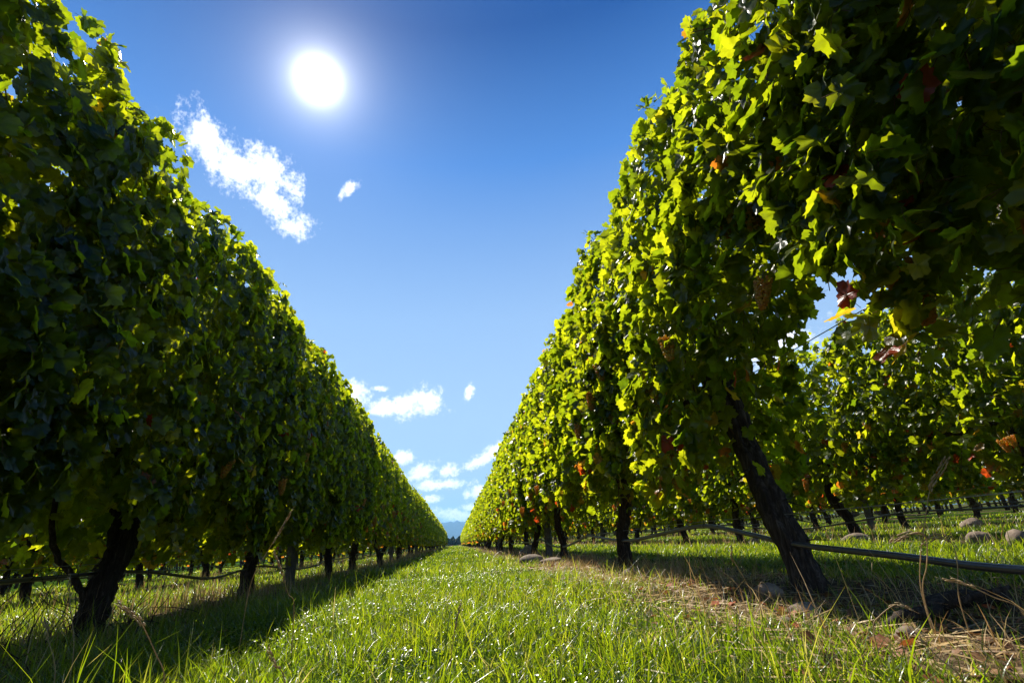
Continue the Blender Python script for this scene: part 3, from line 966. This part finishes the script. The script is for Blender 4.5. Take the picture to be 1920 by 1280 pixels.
zones = [(0.55, 2.2, 46000), (2.2, 4.5, 80000), (4.5, 9, 70000), (9, 18, 62000), (18, 40, 80000), (40, 110, 40000)]
mb = MB()
for zi, (r0, r1, n) in enumerate(zones):
    r = np.random.default_rng(40 + zi)
    rad_ = np.sqrt(r.uniform(r0 ** 2, r1 ** 2, n)); th = r.uniform(R(-64), R(66), n)
    if r1 > 18:      # beyond, only the alley and the first neighbours show
        x = r.uniform(-14 if r1 < 50 else -6, 20 if r1 < 50 else 9, n); y = rad_
    else:
        x = rad_ * np.sin(th); y = rad_ * np.cos(th)
    rd = row_dist(x)
    strip = np.clip((0.62 + 0.16 * patch(x, y) - rd) / 0.3, 0, 1)        # 1 = under the vines
    near_side = (x > 0.4) & (x < XR)
    strip = np.where(near_side, np.clip((0.76 + 0.34 * patch(x * 2.1, y * 2.1) - rd) / 0.3, 0, 0.93), strip)
    strip = np.where(x < -0.8, strip * 0.45, strip)
    bare = np.clip((np.sin(x * 3.1 + 2 * np.sin(y * 2.3)) * np.sin(y * 2.9 + x) - 0.45) * 2.2, 0, 0.6)
    keep = r.random(n) < (1 - 0.80 * strip) * (1 - bare)
    x, y, strip = x[keep], y[keep], strip[keep]
    n = len(x)
    pt = patch(x, y)
    cl = 0.5 + 0.5 * np.sin(x * 21 + 3 * np.sin(y * 17)) * np.sin(y * 23 + 2 * np.sin(x * 13))
    dist = np.hypot(x, y)
    h = r.uniform(0.028, 0.090, n) * (1 + 0.35 * pt) * (0.6 + 0.8 * cl)
    tall = r.random(n) < 0.035 + 0.10 * (x < -0.7)
    h = np.where(tall, h * r.uniform(1.5, 2.4, n), h)
    # keep the blades right in front of the lens short
    h *= np.clip(0.55 + 0.35 * dist, 0.75, 1.0)
    w = r.uniform(0.0010, 0.0024, n) * np.clip(dist / 3.0, 1, 14) ** 0.8
    lean = np.clip(r.normal(0.78, 0.33, n), 0.05, 1.2)
    tint = np.clip(0.45 + 0.20 * pt + 0.22 * r.normal(size=n), 0, 0.88)
    dry = r.random(n) < 0.03 + 0.35 * strip
    tint = np.where(dry, r.uniform(0.9, 1.0, n), tint)
    pos = np.stack([x, y, gz(x, y) - 0.004], 1)
    V, F, t_ = blades(pos, h, w, lean, tint, 60 + zi, 4 if r1 < 10 else 3)
    mb.add(V, F, 0, t_)
tag(link('grass', mb.mesh('grass', [GRASS])), kind='stuff', label='lush green grass covering the alleys between the vine rows')

# clover and small broad leaves low in the turf
mb = MB()
r = np.random.default_rng(91)
n = 20000
rad_ = np.sqrt(r.uniform(0.6 ** 2, 5.5 ** 2, n)); th = r.uniform(R(-55), R(45), n)
x = rad_ * np.sin(th); y = rad_ * np.cos(th)
k_ = (row_dist(x) > 0.55) & (patch(x * 1.7 + 3, y * 1.7) > -0.25)
x, y = x[k_], y[k_]; n = len(x)
fr = np.array([[0, 0, 0], [0.5, 0.45, 0.1], [0.38, 0.95, 0.14], [0, 0.86, 0.02], [-0.38, 0.95, 0.14], [-0.5, 0.45, 0.1]])
ff = np.array([(0, 1, 2), (0, 2, 3), (0, 3, 4), (0, 4, 5)])
for q in range(3):
    a = r.uniform(0, 2.1, n) * 0.3 + q * 2.094 + np.arange(n) * 1.7
    N_ = np.stack([0.3 * r.normal(size=n), 0.3 * r.normal(size=n), np.ones(n)], 1)
    Tp = np.stack([np.cos(a), np.sin(a), np.zeros(n)], 1)
    P = np.stack([x, y, gz(x, y) + 0.012 + 0.03 * ((np.arange(n) * 0.618) % 1)], 1)
    sz = 0.006 + 0.005 * ((np.arange(n) * 0.377) % 1)
    W_ = np.einsum('nij,vj->nvi', frames(N_, Tp), fr) * sz[:, None, None] + P[:, None]
    mb.add(W_.reshape(-1, 3), (ff[None] + (np.arange(n) * 6)[:, None, None]).reshape(-1, 3), 0, np.repeat(np.clip(0.5 + 0.15 * r.normal(size=n), 0, .85), 6))
tag(link('clover', mb.mesh('clover', [GRASS])), kind='stuff', label='low clover leaves spread through the near turf')

# dry straw: tufts along the sunlit row and lying stalks
mb = MB()
r = np.random.default_rng(93)
def strip_points(n, x0, sx, y0, y1, pw=1.0):
    y = y0 + (y1 - y0) * r.random(n) ** pw
    return x0 + sx * r.normal(size=n), y
for (n, x0, sx, y0, y1, h0, h1, l0, pw) in ((5600, XR - 0.32, 0.27, 0.6, 7, 0.03, 0.11, 0.8, 1.0), (3800, XR, 0.2, 3.4, 40, 0.04, 0.20, 0.7, 1.5),
                                        (420, XR + 0.05, 0.28, 0.5, 3.2, 0.08, 0.30, 0.8, 1.0), (3500, XL, 0.28, 4, 45, 0.06, 0.28, 0.45, 1.5),
                                        (2200, XL - 0.3, 0.3, 1.2, 6, 0.05, 0.26, 0.45, 1.0),
                                        (3000, 4.55, 0.35, 1, 30, 0.04, 0.24, 0.5, 1.3), (2500, 7.8, 0.4, 2, 40, 0.05, 0.25, 0.5, 1.3), (2500, -5.05, 0.5, 2, 30, 0.08, 0.3, 0.5, 1.3)):
    x, y = strip_points(n, x0, sx, y0, y1, pw)
    cl = np.sin(x * 6 + y * 2.7) * np.sin(y * 4.9 + 1)
    k_ = cl + r.random(n) * 1.2 > 0.3
    x, y = x[k_], y[k_]; n = len(x)
    d_ = np.hypot(x, y)
    V, F, t_ = blades(np.stack([x, y, gz(x, y) + 0.002], 1), r.uniform(h0, h1, n), r.uniform(0.0009, 0.0018, n) * np.clip(d_ / 3, 1, 8) ** 0.8,
                      np.clip(r.normal(l0, 0.3, n), 0.05, 1.25), np.clip(r.normal(0.5, 0.25, n), 0, 1), int(n + h1 * 100))
    mb.add(V, F, 0, t_)
# lying stalks
n = 2600
x, y = strip_points(n, XR - 0.3, 0.3, 0.6, 6, 1.0)
a = r.uniform(0, 6.28, n); L = r.uniform(0.03, 0.16, n)
p0 = np.stack([x, y, gz(x, y) + 0.006 + 0.01 * r.random(n)], 1)
dv = np.stack([np.cos(a), np.sin(a), r.normal(size=n) * 0.12], 1) * L[:, None]
sdv = np.stack([-np.sin(a), np.cos(a), np.zeros(n)], 1) * 0.0016
V = np.stack([p0 - sdv, p0 + sdv, p0 + dv + sdv * 0.5, p0 + dv - sdv * 0.5, p0 + dv * 0.5 + np.array([0, 0, 0.003])], 1)
F = np.array([(0, 1, 4), (1, 2, 4), (2, 3, 4), (3, 0, 4)])[None] + (np.arange(n) * 5)[:, None, None]
mb.add(V.reshape(-1, 3), F.reshape(-1, 3), 0, np.repeat(np.clip(r.normal(0.6, 0.25, n), 0, 1), 5))
tag(link('dry_grass', mb.mesh('dry_grass', [STRAW])), kind='stuff', label='dry tan grass and straw along the feet of the vines')

# fallen leaves
mb = MB()
n = 1300
x = np.concatenate([XR - 0.28 + 0.3 * r.normal(size=920), XL + 0.3 * r.normal(size=250), 4.6 + 0.35 * r.normal(size=130)])
y = r.uniform(0.7, 9, n)
N_ = np.stack([0.35 * r.normal(size=n), 0.35 * r.normal(size=n), np.ones(n)], 1)
scatter(mb, TL1, np.stack([x, y, gz(x, y) + 0.014 + 0.012 * r.random(n)], 1), frames(N_, r.normal(size=(n, 3))), r.uniform(0.010, 0.028, n), np.clip(r.normal(0.5, 0.3, n), 0, 1))
tag(link('leaf_litter', mb.mesh('leaf_litter', [DEADLEAF])), kind='stuff', label='brown and red fallen vine leaves littering the bare strips')

# twigs (prunings) and gravel
mb = MB()
for k in range(150):
    sx = XR - 0.25 if k % 3 else XL
    x, y = sx + 0.3 * r.normal(), r.uniform(0.8, 5.5)
    a = r.uniform(0, 6.28); L = r.uniform(0.05, 0.2)
    z = float(gz(x, y)) + 0.01
    P = [(x + math.cos(a) * L * t, y + math.sin(a) * L * t, z + r.normal() * 0.006) for t in (0, .35, .7, 1)]
    V, F = tube(P, np.linspace(0.004, 0.002, 4), 5, r=r); mb.add(V, F)
tag(link('prunings', mb.mesh('prunings', [CANE])), kind='stuff', label='thin broken vine prunings on the ground')
mb = MB()
V0, F0 = ico(2)
for k in range(420):
    x, y = (XR - 0.3 + 0.28 * r.normal(), r.uniform(0.7, 7)) if k % 4 else (4.4 + 0.4 * r.normal(), r.uniform(2, 8))
    s = r.uniform(0.004, 0.014)
    V = V0 * (1 + 0.12 * r.normal(size=(len(V0), 1))) * np.array([s, s * r.uniform(0.6, 1), s * 0.5]) + (x, y, float(gz(x, y)) + s * 0.3)
    mb.add(V, F0)
tag(link('gravel', mb.mesh('gravel', [STONE])), kind='stuff', label='small pebbles scattered on the bare soil')


# ------------------------------------------------------------------ stones
def stone(x, y, sx, sy, sz, label, seed, rot=0.0):
    r = np.random.default_rng(seed)
    V, F = ICO4
    k = r.normal(size=(7, 3)); ph = r.uniform(0, 6.28, 7)
    d = 1 + sum(0.06 * np.sin(V @ (k[i] * 1.8) + ph[i]) for i in range(7)) + 0.012 * np.sin(V @ (k[0] * 12)) + 0.012 * np.sin(V @ (k[1] * 17)) + 0.03 * np.abs(np.sin(V @ (k[2] * 4) + ph[3])) + 0.006 * r.normal(size=len(V))
    sx, sy, sz = sx * 1.15, sy * 1.15, sz * 1.35
    V = V * d[:, None] * np.array([sx, sy, sz])
    mb = MB(); mb.add(V, F)
    o = link('stone', mb.mesh('stone', [STONE]), loc=(x, y, float(gz(x, y)) + sz * 0.35))
    o.rotation_euler = (0, 0, rot)
    tag(o, label, 'stone', 'rounded stones lying under the vines')


for i, s in enumerate([
    (0.98, 1.62, .028, .022, .016, 'tiny grey pebble stone in the short grass left of the bare strip'),
    (1.29, 2.2, .062, .045, .030, 'brown rounded stone lying before the foot of the leaning trunk'),
    (1.17, 1.80, .045, .036, .024, 'small pale stone half sunk in grass below the leaning trunk'),
    (1.07, 1.26, .030, .026, .024, 'squarish tan stone among dry stalks near the bottom frame edge'),
    (1.23, 3.78, .055, .045, .034, 'pale mossy stone of the pair by the second sunlit trunk'),
    (1.33, 3.62, .060, .045, .040, 'larger rough stone of the pair by the second sunlit trunk'),
    (0.96, 6.75, .13, .075, .050, 'slanted tan stone in grass before the third sunlit trunk'),
    (1.14, 6.4, .13, .07, .035, 'flat tan stone lying before the grey post'),
    (1.36, 10.2, .16, .12, .10, 'far grey stone at the foot of the sunlit row'),
    (4.14, 5.15, .13, .09, .055, 'broad stone at the foot of a second row trunk'),
    (4.27, 3.95, .085, .06, .055, 'upright brown stone under the second row'),
    (3.92, 3.36, .075, .055, .05, 'round brown stone near the edge of frame under the second row'),
    (3.40, 3.09, .085, .05, .022, 'low flat stone between the pipe and the second row'),
    (4.5, 7.6, .10, .08, .05, 'small distant stone beneath the second row'),
    (7.5, 7.0, .12, .09, .07, 'pale stone beneath the third row'),
]):
    stone(*s, 700 + i, random.uniform(-0.6, 0.6))

# fallen dead branch in the shade behind the leaning trunk
mb = MB()
r = np.random.default_rng(17)
P = spline([(1.13, 1.42, .02), (1.24, 1.45, .045), (1.36, 1.47, .04), (1.45, 1.55, .055), (1.60, 1.55, .05), (1.74, 1.62, .03)], 30)
V, F = tube(P, np.linspace(0.016, 0.026, 30) * (1 + 0.15 * r.normal(size=30)), 12, 0.06, r, True, 0.1); mb.add(V, F)
V, F = tube([(1.36, 1.47, .045), (1.42, 1.40, .08), (1.50, 1.36, .10)], [0.012, 0.009, 0.005], 8, 0.05, r); mb.add(V, F)
tag(link('fallen_branch', mb.mesh('fallen_branch', [BARK])), 'knobbly dead branch lying in shade beyond the leaning trunk', 'branch')


# ------------------------------------------------------------------ dry seeding stalks
def stalk(pts, label, head=0.10, seed=0, rad=0.0014, spread=0.35, fat=1.0):
    r = np.random.default_rng(seed)
    P = spline(pts, 40)
    e = link('dry_grass_stalk', None, loc=tuple(P[0]))
    tag(e, label, 'grass stalk', 'dry seeding grass stalks')
    Q = P - P[0]
    mb = MB(); V, F = tube(Q, np.linspace(rad, rad * 0.5, 40), 6, r=r); mb.add(V, F, 0, 0.6)
    link('stem', mb.mesh('stem', [STRAW]), e)
    L = np.cumsum(np.r_[0, np.linalg.norm(np.diff(Q, axis=0), axis=1)])
    mb = MB()
    V0, F0 = ico(1)
    n = int(head / 0.0042)
    for k in range(n):
        s = L[-1] - head * (k / n)
        c = np.array([np.interp(s, L, Q[:, j]) for j in range(3)])
        c2 = np.array([np.interp(min(s + 0.01, L[-1]), L, Q[:, j]) for j in range(3)])
        d = c2 - c if np.linalg.norm(c2 - c) > 1e-6 else Q[-1] - Q[-2]
        d = d / np.linalg.norm(d)
        a = r.uniform(0, 6.28)
        u = np.cross(d, [0.3, 1, 0.2]); u /= np.linalg.norm(u); v = np.cross(d, u)
        o_ = (u * math.cos(a) + v * math.sin(a))
        dd_ = d + o_ * spread; dd_ /= np.linalg.norm(dd_)
        sz_ = 0.0065 * fat * (0.6 + 0.5 * math.sin(math.pi * (k + 1) / (n + 1)))
        Rm = frames(o_[None], dd_[None])[0]
        V = (V0 * np.array([0.0015 * fat, sz_, 0.0013 * fat])) @ Rm.T + c + o_ * 0.0018 * fat + dd_ * sz_ * 0.7
        mb.add(V, F0, 0, float(np.clip(r.normal(0.65, 0.15), 0, 1)))
        if k % 3 == 0:   # awn
            q = c + dd_ * sz_ * 1.6
            Va, Fa = tube([q, q + dd_ * 0.012], [0.0004, 0.0002], 3); mb.add(Va, Fa, 0, 0.8)
    link('seed_head', mb.mesh('seed_head', [STRAW]), e)



stalk([(-0.615, 1.31, 0.0), (-0.62, 1.31, 0.103), (-0.641, 1.301, 0.152), (-0.673, 1.283, 0.217), (-0.691, 1.275, 0.235), (-0.711, 1.263, 0.256)], 'bent tan seeding stalk low beside the forked shaded trunk', 0.075, 1, .0015, 0.25, 1.3)
stalk([(-0.756, 2.072, 0.0), (-0.737, 2.072, 0.245), (-0.694, 2.088, 0.352), (-0.66, 2.098, 0.417), (-0.628, 2.108, 0.486)], 'tall slanting tan seed head leaning toward the shaded grey post', 0.13, 2, .0015, 0.25, 1.3)
stalk([(-0.536, 1.925, 0.0), (-0.541, 1.925, 0.174), (-0.561, 1.92, 0.21), (-0.587, 1.911, 0.281), (-0.613, 1.904, 0.341)], 'tan seed head leaning away from the shaded grey post', 0.11, 3, .0015, 0.25, 1.2)
stalk([(-0.366, 1.297, 0.0), (-0.372, 1.297, 0.081), (-0.393, 1.291, 0.113), (-0.405, 1.287, 0.137)], 'short tan seed head at the bottom of the near grass', 0.05, 4, .0015, 0.25, 1.2)
stalk([(-0.027, 1.5, 0.0), (-0.018, 1.5, 0.069), (-0.005, 1.5, 0.137), (0.007, 1.5, 0.168)], 'upright pale seed head standing alone in the middle of the alley', 0.07, 5, .0015, 0.2, 1.1)
stalk([(-0.935, 1.474, 0.0), (-0.941, 1.474, 0.111), (-0.964, 1.461, 0.182), (-0.969, 1.456, 0.205), (-0.978, 1.451, 0.225)], 'pale thin seed head at the grass edge in the lower corner', 0.05, 6, .0015, 0.25, 1.2)
stalk([(-0.991, 1.615, 0.0), (-0.999, 1.615, 0.14), (-1.024, 1.6, 0.252), (-1.036, 1.591, 0.319)], 'thin upright dry stem crossing the forked shaded trunk', 0.06, 7, .0015, 0.3, 1.0)
stalk([(1.167, 1.298, 0.0), (1.176, 1.298, 0.122), (1.192, 1.282, 0.201), (1.216, 1.261, 0.278), (1.243, 1.232, 0.366), (1.265, 1.212, 0.401), (1.281, 1.193, 0.432)], 'tallest dry stalk with sparse pinkish seed head before the second row', 0.1, 8, .0015, 0.6, 1.5)
stalk([(1.134, 1.259, 0.0), (1.144, 1.259, 0.124), (1.162, 1.241, 0.184), (1.176, 1.23, 0.245), (1.16, 1.243, 0.258), (1.142, 1.261, 0.255), (1.123, 1.276, 0.244)], 'drooping straw seed head hanging beside the tallest stalk', 0.08, 9, .0015, 0.6, 1.4)
stalk([(1.219, 1.25, 0.0), (1.227, 1.25, 0.106), (1.24, 1.235, 0.178), (1.245, 1.231, 0.227), (1.232, 1.243, 0.247), (1.219, 1.258, 0.244), (1.204, 1.27, 0.232)], 'second drooping straw seed head behind the tallest stalk', 0.07, 10, .0015, 0.6, 1.3)
stalk([(1.124, 1.004, 0.0), (1.116, 1.004, 0.109), (1.089, 1.032, 0.139), (1.061, 1.063, 0.166), (1.044, 1.077, 0.172)], 'long dry stalk slanting across the lower right grass with a small head', 0.05, 11, .0015, 0.4, 1.1)
stalk([(0.885, 1.144, 0.0), (0.893, 1.144, 0.083), (0.907, 1.132, 0.108), (0.935, 1.11, 0.13), (0.949, 1.096, 0.123)], 'arching straw stalk over the dead branch with a feathery tip', 0.04, 12, .0015, 0.4, 1.1)
stalk([(0.82, 0.881, 0.0), (0.817, 0.881, 0.056), (0.8, 0.894, 0.083), (0.788, 0.907, 0.113)], 'bleached stalk slanting down toward the bottom frame edge', 0.02, 13, .0015, 0.2, 1.0)
stalk([(0.931, 0.915, 0.0), (0.925, 0.915, 0.073), (0.903, 0.935, 0.096), (0.86, 0.977, 0.096)], 'low arching bleached stalk before the dead branch', 0.02, 14, .0015, 0.2, 1.0)
stalk([(0.877, 1.343, 0.0), (0.872, 1.343, 0.015), (0.852, 1.355, 0.065), (0.836, 1.366, 0.118)], 'leaning bleached stalk before the small pale stone', 0.02, 15, .0015, 0.2, 1.0)
stalk([(0.907, 1.611, 0.0), (0.911, 1.611, 0.079), (0.915, 1.608, 0.12), (0.927, 1.602, 0.143), (0.937, 1.595, 0.133), (0.942, 1.594, 0.103)], 'hooked tan stalk in front of the brown rounded stone', 0.02, 16, .0015, 0.3, 1.0)
stalk([(1.181, 2.311, 0.0), (1.193, 2.311, 0.019), (1.216, 2.298, 0.163), (1.223, 2.296, 0.218)], 'upright dry stalk rising toward the pipe near the second sunlit trunk', 0.07, 17, .0015, 0.35, 1.5)

# tangle of bare water shoots round the forked trunk
mb = MB()
r = np.random.default_rng(23)
for k in range(60):
    x, y = XL + 0.15 * r.normal() + 0.05, 2.7 + 0.5 * r.normal()
    a = r.uniform(0, 6.28); L = r.uniform(0.15, 0.45); up = r.uniform(0.5, 1.2)
    p = np.array([x, y, float(gz(x, y))]); d = np.array([math.cos(a) * 0.5, math.sin(a) * 0.8, up]); d /= np.linalg.norm(d)
    pts = [p]
    for q in range(5):
        d = d + r.normal(size=3) * 0.22; d /= np.linalg.norm(d); pts.append(pts[-1] + d * L / 5)
    V, F = tube(spline(pts, 12), np.linspace(0.003, 0.0012, 12), 4, r=r); mb.add(V, F)
tag(link('undergrowth', mb.mesh('undergrowth', [BARK])), kind='stuff', label='tangled bare twigs and weeds round the forked shaded trunk')

# ------------------------------------------------------------------ far shelter trees at the end of the alley
mb = MB()
r = np.random.default_rng(31)
for k in range(700):
    x = r.uniform(-160, 200); s = r.uniform(0.8, 2.0)
    V0, F0 = ICO2
    V = V0 * (1 + 0.35 * r.normal(size=(len(V0), 1))) * np.array([s, s, s * 1.1]) + (x, 330 + r.normal() * 8, s * r.uniform(0.5, 1.6))
    mb.add(V, F0, 0, 0.1)
tag(link('treeline', mb.mesh('treeline', [simple_mat('far_tree', (0.02, 0.035, 0.015), (0.05, 0.075, 0.03), 0.6, 0.9, 0.2, 0.0)], False)), kind='stuff',
    label='dark far treeline at the end of the alley')

print('objects', len(bpy.data.objects))

# ------------------------------------------------------------------ air
hb = MB()
x0, x1, y0, y1, z0, z1 = -8000, 8000, -3100, 12100, -22.5, 470
HBV = [(x, y, z) for z in (z0, z1) for y in (y0, y1) for x in (x0, x1)]
HBF = [(0, 2, 3), (0, 3, 1), (4, 5, 7), (4, 7, 6), (0, 1, 5), (0, 5, 4), (2, 6, 7), (2, 7, 3), (0, 4, 6), (0, 6, 2), (1, 3, 7), (1, 7, 5)]
hb.add(HBV, HBF)
m, T = material('summer_haze')
pv = T.n('ShaderNodeVolumePrincipled')
pv.inputs['Color'].default_value = (0.25, 0.58, 1.0, 1)
pv.inputs['Density'].default_value = 0.00012
pv.inputs['Anisotropy'].default_value = 0.3
o_ = T.n('ShaderNodeOutputMaterial'); T.t.links.new(pv.outputs[0], o_.inputs['Volume'])
hz_o = link('haze', hb.mesh('haze', [m], False))
tag(hz_o, kind='stuff', label='pale blue summer haze over the distant hills')
